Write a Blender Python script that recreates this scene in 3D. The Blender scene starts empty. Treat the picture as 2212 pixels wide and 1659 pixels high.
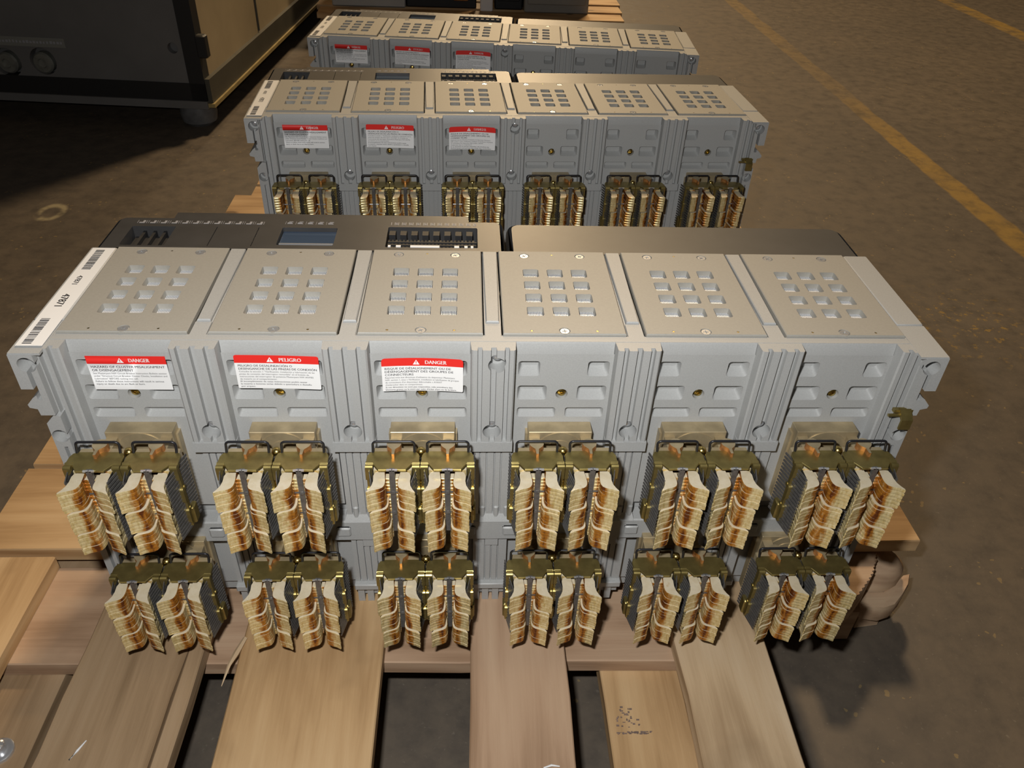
import bpy, bmesh, math, random
from mathutils import Vector, Matrix
from mathutils.geometry import tessellate_polygon

random.seed(7)
scene = bpy.context.scene
COL = scene.collection
P = 0.115                      # pole pitch of the breakers (m)
HB = 0.318                     # breaker height (m)
R = math.radians

# ------------------------------------------------------------------ mesh builder
class MB:
    def __init__(self):
        self.v = []; self.f = []; self.m = []
    def add(self, vs, fs, mi=0):
        o = len(self.v); self.v += [tuple(p) for p in vs]
        for f in fs:
            self.f.append([i + o for i in f]); self.m.append(mi)
    def box(self, x0, x1, y0, y1, z0, z1, mi=0):
        if x0 > x1: x0, x1 = x1, x0
        if y0 > y1: y0, y1 = y1, y0
        if z0 > z1: z0, z1 = z1, z0
        self.add([(x0,y0,z0),(x1,y0,z0),(x1,y1,z0),(x0,y1,z0),(x0,y0,z1),(x1,y0,z1),(x1,y1,z1),(x0,y1,z1)],
                 [(3,2,1,0),(4,5,6,7),(0,1,5,4),(1,2,6,5),(2,3,7,6),(3,0,4,7)], mi)
    def cbox(self, x0, x1, y0, y1, z0, z1, c=.001, mi=0):
        """box with chamfered edges on all sides"""
        xs = sorted((x0,x1)); ys = sorted((y0,y1)); zs = sorted((z0,z1))
        r = lambda i: [(xs[0]+i,ys[0]+i),(xs[1]-i,ys[0]+i),(xs[1]-i,ys[1]-i),(xs[0]+i,ys[1]-i)]
        oct_ = lambda i: [(xs[0]+c+i,ys[0]+i),(xs[1]-c-i,ys[0]+i),(xs[1]-i,ys[0]+c+i),(xs[1]-i,ys[1]-c-i),
                          (xs[1]-c-i,ys[1]-i),(xs[0]+c+i,ys[1]-i),(xs[0]+i,ys[1]-c-i),(xs[0]+i,ys[0]+c+i)]
        self.loft([[(x,y,zs[0]) for x,y in oct_(c)],[(x,y,zs[0]+c) for x,y in oct_(0)],
                   [(x,y,zs[1]-c) for x,y in oct_(0)],[(x,y,zs[1]) for x,y in oct_(c)]], mi)
    def loft(self, rings, mi=0, caps=True, close=True, cap_mi=None):
        n = len(rings[0]); vs = [p for r_ in rings for p in r_]; fs = []
        for k in range(len(rings)-1):
            for i in range(n if close else n-1):
                j = (i+1) % n
                fs.append((k*n+i, k*n+j, (k+1)*n+j, (k+1)*n+i))
        self.add(vs, fs, mi)
        if caps:
            cm = mi if cap_mi is None else cap_mi
            self.add(rings[0], [tuple(range(n))[::-1]], cm)
            self.add(rings[-1], [tuple(range(n))], cm)
    def prism(self, poly, a0, a1, axis='z', mi=0, cap_mi=None):
        fn = {'z': lambda p,a: (p[0],p[1],a), 'y': lambda p,a: (p[0],a,p[1]), 'x': lambda p,a: (a,p[0],p[1])}[axis]
        self.loft([[fn(p,a0) for p in poly],[fn(p,a1) for p in poly]], mi, cap_mi=cap_mi)
    def cyl(self, c, axis, r, h, n=16, r2=None, mi=0, cap_mi=None):
        r2 = r if r2 is None else r2
        d = {'x': (0,1,2), 'y': (1,2,0), 'z': (2,0,1)}[axis]
        def ring(rr, a):
            out = []
            for k in range(n):
                t = 2*math.pi*k/n; p = [0,0,0]
                p[d[0]] = c[d[0]]+a; p[d[1]] = c[d[1]]+rr*math.cos(t); p[d[2]] = c[d[2]]+rr*math.sin(t)
                out.append(tuple(p))
            return out
        self.loft([ring(r,0), ring(r2,h)], mi, cap_mi=cap_mi)
    def lathe(self, c, axis, prof, n=16, mi=0):
        d = {'x': (0,1,2), 'y': (1,2,0), 'z': (2,0,1)}[axis]
        rings = []
        for rr, a in prof:
            ring = []
            for k in range(n):
                t = 2*math.pi*k/n; p = [0,0,0]
                p[d[0]] = c[d[0]]+a; p[d[1]] = c[d[1]]+rr*math.cos(t); p[d[2]] = c[d[2]]+rr*math.sin(t)
                ring.append(tuple(p))
            rings.append(ring)
        self.loft(rings, mi)
    def tube(self, pts, r, n=8, mi=0):
        pts = [Vector(p) for p in pts]; rings = []
        for i, p in enumerate(pts):
            a = pts[max(i-1,0)]; b = pts[min(i+1,len(pts)-1)]
            t = (b-a).normalized(); up = Vector((0,1,0)) if abs(t.y) < .9 else Vector((1,0,0))
            u = t.cross(up).normalized(); w = t.cross(u).normalized()
            rr = r[i] if isinstance(r, (list,tuple)) else r
            rings.append([tuple(p + u*rr*math.cos(2*math.pi*k/n) + w*rr*math.sin(2*math.pi*k/n)) for k in range(n)])
        self.loft(rings, mi)
    def holes(self, outer, holes, fn, mi=0, outer_depth=0, chamfer=0):
        """flat plate with pockets: holes = [(poly, depth, inset(dx0,dx1,dv0,dv1) or None, floor)]"""
        loops = [outer] + [h[0] for h in holes]
        flat = [p for l in loops for p in l]
        tris = tessellate_polygon([[Vector((p[0],p[1],0)) for p in l] for l in loops])
        self.add([fn(p[0],p[1],0) for p in flat], [tuple(t) for t in tris], mi)
        for poly, depth, ins, floor in holes:
            n = len(poly)
            if ins:
                us = [p[0] for p in poly]; ws = [p[1] for p in poly]
                u0,u1,w0,w1 = min(us),max(us),min(ws),max(ws)
                mp = lambda p: (u0+ins[0]+(p[0]-u0)/(u1-u0)*(u1-u0-ins[0]-ins[1]), w0+ins[2]+(p[1]-w0)/(w1-w0)*(w1-w0-ins[2]-ins[3]))
            else:
                mp = lambda p: p
            low = [mp(p) for p in poly]
            vs = [fn(p[0],p[1],0) for p in poly] + [fn(p[0],p[1],depth) for p in low]
            fs = [(i,(i+1)%n,n+(i+1)%n,n+i) for i in range(n)]
            if floor: fs.append(tuple(range(n,2*n)))
            self.add(vs, fs, mi)
        if outer_depth:
            n = len(outer)
            vs = [fn(p[0],p[1],0) for p in outer]
            fs = []
            if chamfer:
                cx = sum(p[0] for p in outer)/n; cy = sum(p[1] for p in outer)/n
                ex = [(p[0]+(chamfer if p[0]>cx else -chamfer), p[1]+(chamfer if p[1]>cy else -chamfer)) for p in outer]
                vs += [fn(p[0],p[1],chamfer) for p in ex] + [fn(p[0],p[1],outer_depth) for p in ex]
                fs = [(i,(i+1)%n,n+(i+1)%n,n+i) for i in range(n)] + [(n+i,n+(i+1)%n,2*n+(i+1)%n,2*n+i) for i in range(n)]
            else:
                vs += [fn(p[0],p[1],outer_depth) for p in outer]
                fs = [(i,(i+1)%n,n+(i+1)%n,n+i) for i in range(n)]
            self.add(vs, fs, mi)
    def merge(self, other, T=None):
        vs = other.v if T is None else [tuple(T @ Vector(p)) for p in other.v]
        o = len(self.v); self.v += vs
        for f, m in zip(other.f, other.m):
            self.f.append([i+o for i in f]); self.m.append(m)
    def mesh(self, name, mats, angle=32):
        me = bpy.data.meshes.new(name)
        me.from_pydata(self.v, [], self.f)
        for m in (mats if isinstance(mats,(list,tuple)) else [mats]): me.materials.append(m)
        me.polygons.foreach_set('material_index', self.m)
        bm = bmesh.new(); bm.from_mesh(me)
        bmesh.ops.remove_doubles(bm, verts=bm.verts, dist=1e-6)
        bmesh.ops.recalc_face_normals(bm, faces=bm.faces)
        bm.to_mesh(me); bm.free()
        for p in me.polygons: p.use_smooth = True
        me.set_sharp_from_angle(angle=R(angle))
        me.update(); return me
    def build(self, name, mats, parent=None, angle=32):
        return link(name, self.mesh(name, mats, angle), parent)

def link(name, data, parent=None):
    o = bpy.data.objects.new(name, data); COL.objects.link(o)
    if parent is not None: o.parent = parent
    return o
def empty(name, loc, rz=0):
    o = bpy.data.objects.new(name, None); COL.objects.link(o)
    o.location = loc; o.rotation_euler = (0,0,rz); o.empty_display_size = .05; return o
def tag(o, label, cat, group=None, kind=None):
    if label: o['label'] = label
    if cat: o['category'] = cat
    if group: o['group'] = group
    if kind: o['kind'] = kind
    return o
def structure(o):
    o['kind'] = 'structure'; return o
def copy_tree(o, parent=None, skip=None, swap=None):
    if skip and skip(o): return None
    c = o.copy(); COL.objects.link(c); c.parent = parent
    if swap and o.data is not None and o.data.name in swap: c.data = swap[o.data.name]
    for ch in list(o.children): copy_tree(ch, c, skip, swap)
    return c
def rrect(u0,u1,w0,w1,r,n=3):
    pts = []
    for cx,cy,a in ((u1-r,w1-r,0),(u0+r,w1-r,90),(u0+r,w0+r,180),(u1-r,w0+r,270)):
        for k in range(n+1):
            t = R(a+90*k/n); pts.append((cx+r*math.cos(t), cy+r*math.sin(t)))
    return pts
def circ(cx,cy,r,n=14):
    return [(cx+r*math.cos(2*math.pi*k/n), cy+r*math.sin(2*math.pi*k/n)) for k in range(n)]
def boolean(mbA, mbB):
    """mbA minus mbB through an exact boolean, returns new MB"""
    ma = mbA.mesh('tmpA', []); mb_ = mbB.mesh('tmpB', [])
    oa = bpy.data.objects.new('tmpA', ma); ob = bpy.data.objects.new('tmpB', mb_)
    COL.objects.link(oa); COL.objects.link(ob)
    md = oa.modifiers.new('b','BOOLEAN'); md.object = ob; md.operation = 'DIFFERENCE'; md.solver = 'EXACT'
    dg = bpy.context.evaluated_depsgraph_get(); dg.update()
    me = oa.evaluated_get(dg).to_mesh()
    out = MB(); out.add([tuple(v.co) for v in me.vertices], [tuple(p.vertices) for p in me.polygons])
    oa.evaluated_get(dg).to_mesh_clear()
    bpy.data.objects.remove(oa); bpy.data.objects.remove(ob)
    bpy.data.meshes.remove(ma); bpy.data.meshes.remove(mb_)
    return out

# ------------------------------------------------------------------ materials
class NT:
    def __init__(self, name):
        self.mat = bpy.data.materials.new(name); self.mat.use_nodes = True
        self.t = self.mat.node_tree; self.n = self.t.nodes; self.l = self.t.links
        self.bsdf = self.n['Principled BSDF']
    def node(self, typ, **kw):
        nd = self.n.new(typ)
        for k, v in kw.items():
            if k.startswith('i_'):
                key = k[2:]; key = int(key) if key.isdigit() else key.replace('_',' ')
                nd.inputs[key].default_value = v
            else: setattr(nd, k, v)
        return nd
    def link(self, a, b): self.l.new(a, b)
    def set(self, **kw):
        for k, v in kw.items(): self.bsdf.inputs[k.replace('_',' ')].default_value = v
    def coord(self, kind='Object', scale=(1,1,1), rnd=False):
        tc = self.node('ShaderNodeTexCoord'); mp = self.node('ShaderNodeMapping'); mp.inputs['Scale'].default_value = scale
        self.link(tc.outputs[kind], mp.inputs['Vector'])
        if rnd:
            oi = self.node('ShaderNodeObjectInfo'); mu = self.node('ShaderNodeMath', operation='MULTIPLY', i_1=37.0)
            self.link(oi.outputs['Random'], mu.inputs[0]); self.link(mu.outputs[0], mp.inputs['Location'])
        return mp.outputs[0]
    def noise(self, vec, scale=5, detail=4, rough=.55, dist=0):
        nd = self.node('ShaderNodeTexNoise'); nd.inputs['Scale'].default_value = scale; nd.inputs['Detail'].default_value = detail
        nd.inputs['Roughness'].default_value = rough; nd.inputs['Distortion'].default_value = dist
        if vec is not None: self.link(vec, nd.inputs['Vector'])
        return nd.outputs['Fac']
    def ramp(self, fac, stops, interp='LINEAR'):
        nd = self.node('ShaderNodeValToRGB'); cr = nd.color_ramp; cr.interpolation = interp
        while len(cr.elements) < len(stops): cr.elements.new(.5)
        for e, (p, c) in zip(cr.elements, stops):
            e.position = p; e.color = (c,c,c,1) if isinstance(c,(int,float)) else (*c,1)
        self.link(fac, nd.inputs[0]); return nd.outputs[0]
    def mix(self, fac, a, b, blend='MIX'):
        nd = self.node('ShaderNodeMix', data_type='RGBA', blend_type=blend)
        for s, v in ((0,fac),(6,a),(7,b)):
            if isinstance(v,(int,float)): nd.inputs[s].default_value = v
            elif isinstance(v,tuple): nd.inputs[s].default_value = (*v,1)
            else: self.link(v, nd.inputs[s])
        return nd.outputs[2]
    def math(self, op, a, b=0, clamp=False):
        nd = self.node('ShaderNodeMath', operation=op, use_clamp=clamp)
        for i, v in enumerate((a,b)):
            if isinstance(v,(int,float)): nd.inputs[i].default_value = v
            else: self.link(v, nd.inputs[i])
        return nd.outputs[0]
    def bump(self, h, strength=.2, dist=.001):
        nd = self.node('ShaderNodeBump'); nd.inputs['Strength'].default_value = strength; nd.inputs['Distance'].default_value = dist
        self.link(h, nd.inputs['Height']); self.link(nd.outputs[0], self.bsdf.inputs['Normal'])
    def color(self, c): self.link(c, self.bsdf.inputs['Base Color'])

def simple(name, col, rough=.5, metal=0, var=0.0, scale=60, bump=0, spec=None):
    t = NT(name); t.set(Roughness=rough, Metallic=metal)
    if spec is not None: t.bsdf.inputs['Specular IOR Level'].default_value = spec
    if var:
        n = t.noise(t.coord(rnd=True), scale, 5)
        lo = tuple(max(0,c*(1-var)) for c in col); hi = tuple(min(1,c*(1+var)) for c in col)
        t.color(t.ramp(n, [(.3,lo),(.7,hi)]))
        if bump: t.bump(n, bump, .0005)
    else:
        t.bsdf.inputs['Base Color'].default_value = (*col,1)
    return t.mat

M = {}
M['housing'] = simple('grey_moulded_plastic', (.355,.36,.355), .48, 0, .06, 900, .08)
M['cover'] = simple('grey_painted_cover', (.305,.293,.262), .52, 0, .04, 500, .03)
M['black'] = simple('black_plastic', (.042,.041,.041), .40, 0, .12, 40)
M['black_matte'] = simple('matte_black_plastic', (.012,.012,.013), .6)
M['steel'] = simple('zinc_steel', (.60,.61,.63), .26, .7)
M['fin'] = simple('bright_fin_steel', (.80,.81,.83), .40, .35)
M['spring'] = simple('dark_spring_steel', (.17,.165,.16), .34, .6, .2, 300)
M['wire'] = simple('black_wire', (.02,.02,.024), .35, .3)
M['brass'] = simple('brass', (.62,.47,.16), .26, 1.0)
M['zinc'] = simple('olive_chromate_metal', (.33,.262,.095), .38, .85, .18, 120)
M['silver_pad'] = simple('tinned_copper_pad', (.41,.33,.20), .40, .45, .25, 45)
M['copper'] = simple('bare_copper_edge', (.50,.23,.08), .4, .6, .35, 250)
M['white'] = simple('white_label_stock', (.80,.80,.80), .45)
M['red'] = simple('red_label_ink', (.72,.025,.02), .4)
M['ink'] = simple('black_label_ink', (.03,.03,.035), .6)
M['white_ink'] = simple('white_label_ink', (.85,.85,.85), .45); M['grey_mark'] = M['white_ink']
M['glass'] = simple('smoked_window', (.05,.075,.12), .12)
M['grey_ink'] = simple('grey_marking_ink', (.30,.30,.32), .5)
M['cab_panel'] = simple('dark_grey_enamel', (.135,.132,.128), .5, 0, .08, 8)
M['cab_frame'] = simple('black_cabinet_frame', (.014,.014,.014), .55)
M['cab_rail'] = simple('dark_base_rail', (.07,.066,.05), .5, 0, .15, 12)
M['tan'] = simple('weathered_tan_panel', (.34,.275,.175), .6, 0, .25, 2.5)
M['rail_edge'] = simple('yellow_stained_edge', (.33,.25,.10), .5, 0, .2, 20)
M['foot'] = simple('worn_grey_foot', (.12,.12,.12), .6, 0, .3, 30)
M['grey_box'] = simple('pale_grey_enclosure', (.42,.42,.41), .5, 0, .08, 6)
M['white_post'] = simple('white_painted_post', (.80,.80,.82), .5)
M['plastic'] = simple('white_plastic_scrap', (.75,.75,.75), .4)

def make_jaw_mat():
    t = NT('stained_silvered_copper')
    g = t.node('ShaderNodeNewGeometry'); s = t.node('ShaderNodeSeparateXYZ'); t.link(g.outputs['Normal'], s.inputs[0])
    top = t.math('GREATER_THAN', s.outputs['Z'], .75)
    ob = t.coord(); so = t.node('ShaderNodeSeparateXYZ'); t.link(ob, so.inputs[0])
    ax = t.math('ABSOLUTE', so.outputs['X'])
    big = t.noise(t.coord(scale=(1,1,.45), rnd=True), 150, 5, .6, .4)
    fine = t.noise(t.coord(scale=(1,1,.3), rnd=True), 520, 3, .6)
    base = t.ramp(fine, [(.3,(.60,.45,.17)),(.7,(.84,.72,.42))])
    # wear band where the busbar slides between the fingers: distance of x from the contact line
    band = t.math('SUBTRACT', ax, .0066); band = t.math('ABSOLUTE', band)
    band = t.math('MULTIPLY', band, 1/.0066); band = t.math('SUBTRACT', 1.0, band, True)
    st = t.math('ADD', t.math('MULTIPLY', band, .50), t.math('MULTIPLY', big, .95))
    m1 = t.ramp(st, [(.63,0),(.83,1)]); m2 = t.ramp(st, [(.88,0),(1.02,1)])
    c = t.mix(m1, base, (.42,.17,.022)); c = t.mix(m2, c, (.13,.035,.008))
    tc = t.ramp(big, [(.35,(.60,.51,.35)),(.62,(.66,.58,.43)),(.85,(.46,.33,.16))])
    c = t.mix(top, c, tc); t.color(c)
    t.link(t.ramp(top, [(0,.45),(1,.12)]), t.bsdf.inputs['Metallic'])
    t.link(t.ramp(fine, [(.3,.24),(.7,.42)]), t.bsdf.inputs['Roughness'])
    return t.mat
M['jaw'] = make_jaw_mat()

def wood(name, dark, mid, light, axis, rough=.65):
    t = NT(name)
    sc = (1.4,16,16) if axis == 'x' else (16,1.4,16)
    v = t.coord(scale=sc, rnd=True)
    n1 = t.noise(v, 2.2, 6, .6, .8)
    fine = t.noise(t.coord(scale=(3,90,90) if axis == 'x' else (90,3,90), rnd=True), 3, 4, .65)
    stain = t.noise(t.coord(rnd=True), 7, 4, .6, .3)
    w = t.node('ShaderNodeTexWave', wave_type='RINGS', rings_direction='Y' if axis == 'x' else 'X')
    w.inputs['Scale'].default_value = 1.1; w.inputs['Distortion'].default_value = 7; w.inputs['Detail'].default_value = 3
    t.link(v, w.inputs['Vector'])
    h = t.math('ADD', t.math('MULTIPLY', n1, .62), t.math('MULTIPLY', w.outputs['Fac'], .26))
    h = t.math('ADD', h, t.math('MULTIPLY', fine, .22))
    c = t.ramp(h, [(.32,dark),(.55,mid),(.82,light)])
    c = t.mix(t.ramp(stain, [(.60,0),(.78,.55)]), c, tuple(x*.62 for x in dark), 'MIX')
    vo = t.node('ShaderNodeTexVoronoi', voronoi_dimensions='2D'); vo.inputs['Scale'].default_value = 8
    t.link(t.coord(scale=(.62,1,1) if axis == 'x' else (1,.62,1), rnd=True), vo.inputs['Vector'])
    sv = t.node('ShaderNodeSeparateColor'); t.link(vo.outputs['Color'], sv.inputs[0])
    kn_ = t.math('MULTIPLY', t.ramp(vo.outputs['Distance'], [(.045,.85),(.085,0)]), t.math('GREATER_THAN', sv.outputs[0], .52))
    c = t.mix(kn_, c, tuple(x*.38 for x in dark))
    t.color(c); t.set(Roughness=rough); t.bump(fine, .35, .0008)
    return t.mat
for ax in 'xy':
    M['pine_'+ax] = wood('pine_board_'+ax, (.33,.195,.085), (.475,.305,.150), (.58,.40,.215), ax)
    M['pale_'+ax] = wood('pale_board_'+ax, (.37,.25,.14), (.53,.385,.235), (.62,.48,.32), ax)
    M['pink_'+ax] = wood('pinkish_board_'+ax, (.27,.165,.095), (.40,.262,.165), (.48,.335,.22), ax)
    M['brown_'+ax] = wood('brown_board_'+ax, (.22,.140,.072), (.34,.228,.128), (.42,.295,.18), ax)
M['rough_wood'] = wood('rough_sawn_block', (.30,.19,.11), (.44,.30,.19), (.54,.40,.26), 'x', .8)

def make_floor():
    t = NT('oily_concrete'); v = t.coord()
    n1 = t.noise(v, 2.2, 6, .6); n2 = t.noise(v, 26, 6, .65); n3 = t.noise(v, 160, 3, .6)
    c = t.ramp(n1, [(.3,(.098,.079,.060)),(.7,(.128,.101,.073))])
    c = t.mix(t.ramp(n2, [(.33,.55),(.60,0)]), c, (.055,.048,.043))
    c = t.mix(t.ramp(n3, [(.64,0),(.74,.5)]), c, (.20,.17,.13))
    vo = t.node('ShaderNodeTexVoronoi'); vo.inputs['Scale'].default_value = 70; wn_ = t.node('ShaderNodeTexNoise'); wn_.inputs['Scale'].default_value = 60; t.link(v, wn_.inputs['Vector'])
    va = t.node('ShaderNodeVectorMath', operation='MULTIPLY_ADD'); t.link(wn_.outputs['Color'], va.inputs[0]); va.inputs[1].default_value = (.018,.018,.018); t.link(v, va.inputs[2])
    t.link(va.outputs[0], vo.inputs['Vector'])
    spot = t.math('MULTIPLY', t.math('LESS_THAN', vo.outputs['Distance'], .20), t.math('GREATER_THAN', t.noise(v, 14, 2), .60))
    c = t.mix(t.math('MULTIPLY', spot, .55), c, (.27,.19,.08))
    # worn yellow lane lines painted along the aisle
    s = t.node('ShaderNodeSeparateXYZ'); t.link(v, s.inputs[0])
    wob = t.math('MULTIPLY', t.math('SUBTRACT', t.noise(v, 5, 3), .5), .035)
    x = t.math('ADD', s.outputs['X'], wob)
    for x0, half, wear in ((1.228,.036,.40),(2.36,.05,.47)):
        d = t.math('ABSOLUTE', t.math('SUBTRACT', x, x0))
        line = t.ramp(t.math('MULTIPLY', d, 1/half), [(.8,1),(1.1,0)])
        worn = t.ramp(t.noise(v, 3.1 if x0 < 2 else 6, 6, .62), [(wear-.1,.15),(wear+.12,1)])
        grain = t.ramp(n2, [(.3,.45),(.55,1)])
        m = t.math('MULTIPLY', t.math('MULTIPLY', line, worn), grain)
        if x0 < 2: m = t.math('MULTIPLY', m, t.ramp(t.math('MULTIPLY', s.outputs['Y'], .25), [(.40,1),(.56,.25),(.72,.45)]))
        c = t.mix(t.math('MULTIPLY', m, .62), c, (.36,.215,.02))
    px = t.math('SUBTRACT', s.outputs['X'], .93); py = t.math('SUBTRACT', s.outputs['Y'], .70)
    pr = t.math('SQRT', t.math('ADD', t.math('POWER', px, 2), t.math('POWER', py, 2)))
    fleck = t.math('MULTIPLY', t.ramp(pr, [(.04,1),(.17,0)]), t.ramp(t.noise(v, 55, 5, .7), [(.56,0),(.66,.8)]))
    c = t.mix(fleck, c, (.36,.22,.03))
    # pale ring-shaped scuff left of the pallets
    dx = t.math('SUBTRACT', s.outputs['X'], -.935); dy = t.math('SUBTRACT', s.outputs['Y'], 1.128)
    rr = t.math('SQRT', t.math('ADD', t.math('POWER', dx, 2), t.math('POWER', t.math('MULTIPLY', dy, .7), 2)))
    ring = t.ramp(t.math('MULTIPLY', t.math('ABSOLUTE', t.math('SUBTRACT', rr, .024)), 100), [(.3,1),(1.0,0)])
    ring = t.math('MULTIPLY', ring, t.ramp(t.noise(v, 24, 2), [(.42,0),(.58,.9)]))
    c = t.mix(ring, c, (.34,.29,.18))
    t.color(c); t.link(t.ramp(n2, [(.3,.5),(.7,.72)]), t.bsdf.inputs['Roughness']); t.bump(n2, .25, .002)
    return t.mat
M['floor'] = make_floor()

# ------------------------------------------------------------------ floor
fb = MB(); fb.box(-9,9,-3,13,-.06,0)
structure(fb.build('floor', M['floor']))

for nm, bx_ in (('wall_back',(-9,9,12.9,13.0)),('wall_left',(-9.1,-9,-3,13)),('wall_right',(9,9.1,-3,13))):
    wb = MB(); wb.box(*bx_,0,6); structure(wb.build(nm, simple(nm+'_paint',(.22,.20,.17),.8,0,.1,2)))

# ------------------------------------------------------------------ breaker geometry (local z: 0 = underside, HB = lid)
Z = lambda z: z + HB
PX = [(i-2.5)*P for i in range(6)]
b1 = empty('circuit_breaker', (0,0,.122))
tag(b1, 'nearest grey circuit breaker, both rows of brass contact clusters in view, on front pallet', 'circuit breaker', 'breakers on pallets')

def pillar(cx, kind):
    """ribbed pillar between two poles; kind 'mid' has an extra keyhole at the top"""
    w = .0172; f = -.025; d = -.0208
    g = [(-.0105,.0020),(.0003,.0024),(.0107,.0020)]
    poly = [(-w-.001,-.0088),(-w,f+.0012),(-w+.0012,f)]
    for c, h in g: poly += [(c-h,f),(c-h+.0004,d),(c+h-.0004,d),(c+h,f)]
    poly += [(w-.0012,f),(w,f+.0012),(w+.001,-.0088)]
    a = MB(); a.prism([(cx+x,y) for x,y in poly], Z(-.0967), Z(-.00225))
    cut = MB(); cut.cyl((cx,-.04,Z(-.0847)), 'y', .0076, .028, 24)
    if kind == 'mid': cut.cyl((cx+.0030,-.04,Z(-.0167)), 'y', .0072, .028, 24)
    a = boolean(a, cut)
    out = MB(); out.merge(a)
    out.box(cx-.0178, cx+.0178, -.0256, -.008, Z(-.107), Z(-.0967))
    return out

hb = MB()
# body behind the rear face
hb.box(-.3545,.3545,.0,.1345,Z(-.30),Z(-.032))
hb.box(-.3545,.3545,-.004,.0,Z(-.30),Z(-.09))
# lid frame: front bar, bars between the covers, end bars, back bar
hb.box(-.3380,.3380,-.0126,-.0052,Z(-.0140),Z(-.002))
hb.box(-.3380,.3380,-.0040,.0005,Z(-.036),Z(-.0050))
for i, cx in enumerate(PX):
    hb.prism([(-.006,Z(-.0145)),(-.0143,Z(-.0131)),(-.0134,Z(-.0040)),(-.0126,Z(-.0023)),(-.006,Z(-.0023))], cx-.0392, cx+.0392, 'x')
for k in range(7):
    bx = (k-3)*P
    if 0 < k < 6:
        hb.box(bx-.0068,bx+.0068,-.0055,.1345,Z(-.034),Z(-.0035))
        hb.box(bx-.0182,bx+.0182,-.0100,-.0060,Z(-.014),Z(-.00245))
        hb.box(bx-.0064,bx+.0064,-.0060,.0132,Z(-.02),Z(-.00215))
        # raised tapered rib between two covers
        hb.loft([[(bx-.0053,.0140,Z(-.01)),(bx+.0053,.0140,Z(-.01)),(bx+.0066,.1340,Z(-.01)),(bx-.0066,.1340,Z(-.01))],
                 [(bx-.0053,.0140,Z(-.0012)),(bx+.0053,.0140,Z(-.0012)),(bx+.0066,.1340,Z(-.0012)),(bx-.0066,.1340,Z(-.0012))],
                 [(bx-.0046,.0147,Z(-.0004)),(bx+.0046,.0147,Z(-.0004)),(bx+.0060,.1333,Z(-.0004)),(bx-.0060,.1333,Z(-.0004))]])
        hb.merge(pillar(bx, 'mid' if k == 3 else 'std'))
    else:
        s = -1 if k == 0 else 1
        hb.cbox(s*.3384,s*.3612,.0140,.1345,Z(-.034),Z(-.0010),.0008)
        hb.box(s*.3384,s*.3615,-.0318,.0135,Z(-.0040),Z(-.0020))
        hb.box(s*.3262,s*.3480,-.0096,-.0040,Z(-.014),Z(-.00240))
        hb.box(s*.3378,s*.3480,-.0094,.0140,Z(-.016),Z(-.00260))
# panels with pockets
fnp = lambda cx: (lambda u,w,d: (cx+u, -.0142+d, Z(w)))
for cx in PX:
    hs = []
    for s in (-1,1):
        def rr(u0,u1,w0,w1,r): return rrect(*( (u0,u1) if s > 0 else (-u1,-u0)), w0, w1, r)
        lo, hi = (.0030,.0008) if s > 0 else (.0008,.0030)
        hs.append((rr(.0194,.0370,-.0347,-.0199,.0025), .0088, (hi,lo,.0045,.0004), True))
        hs.append((rr(.0126,.0368,-.0591,-.0445,.0025), .0088, (.0026,.0026,.0045,.0004), True))
        hs.append((rr(.0040,.0364,-.0775,-.0675,.0022), .0060, (.0015,.0015,.0030,.0003), True))
    hs.append((circ(0,-.0531,.0050,18), .006, None, True))
    hb.holes([(-.0412,-.106),(.0412,-.106),(.0412,-.0128),(-.0412,-.0128)], hs, fnp(cx))
    hb.box(cx-.0412,cx+.0412,-.0142,-.006,Z(-.180),Z(-.106))
# end pillars and side silhouettes
for s in (-1,1):
    prof = [(.3268,-.008),(.3274,-.0238),(.3286,-.0250),(.3322,-.0250),(.3325,-.0212),(.3360,-.0212),(.3363,-.0255),(.3392,-.0255),(.3396,-.0215),(.3428,-.0215),(.3432,-.0262),(.3465,-.0262),(.3470,-.008)]
    a = MB(); a.prism([(s*x,y) for x,y in prof], Z(-.3), Z(-.00225)); hb.merge(a)
    side = [(.3440,-.0030),(.3618,-.0030),(.3618,-.0354),(.3504,-.0354),(.3508,-.0400),(.3560,-.0440),(.3618,-.0505),(.3612,-.0535),(.3556,-.0550),(.3550,-.0612),(.3440,-.0612)]
    a = MB(); a.prism([(s*x,Z(z)) for x,z in side], -.0325, .1345, 'y')
    cut = MB(); cut.cyl((s*.3505,-.05,Z(-.0125)), 'y', .0068, .03, 20); a = boolean(a, cut)
    cut = MB(); cut.box(s*.3490,s*.3525,-.05,-.0235,Z(-.0454),Z(-.012)); hb.merge(boolean(a, cut))
    low = [(.3420,-.0640),(.3470,-.0630),(.3546,-.0712),(.3546,-.3175),(.3420,-.3175)]
    a = MB(); a.prism([(s*x,Z(z)) for x,z in low], -.0305, .1345, 'y')
    cut = MB(); cut.cyl((s*.3478,-.05,Z(-.0845)), 'y', .0064, .03, 20); a = boolean(a, cut)
    cut = MB(); cut.box(s*.3455,s*.3485,-.05,-.0260,Z(-.310),Z(-.096)); hb.merge(boolean(a, cut))
hb.build('rear_housing', M['housing'], b1)

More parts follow.
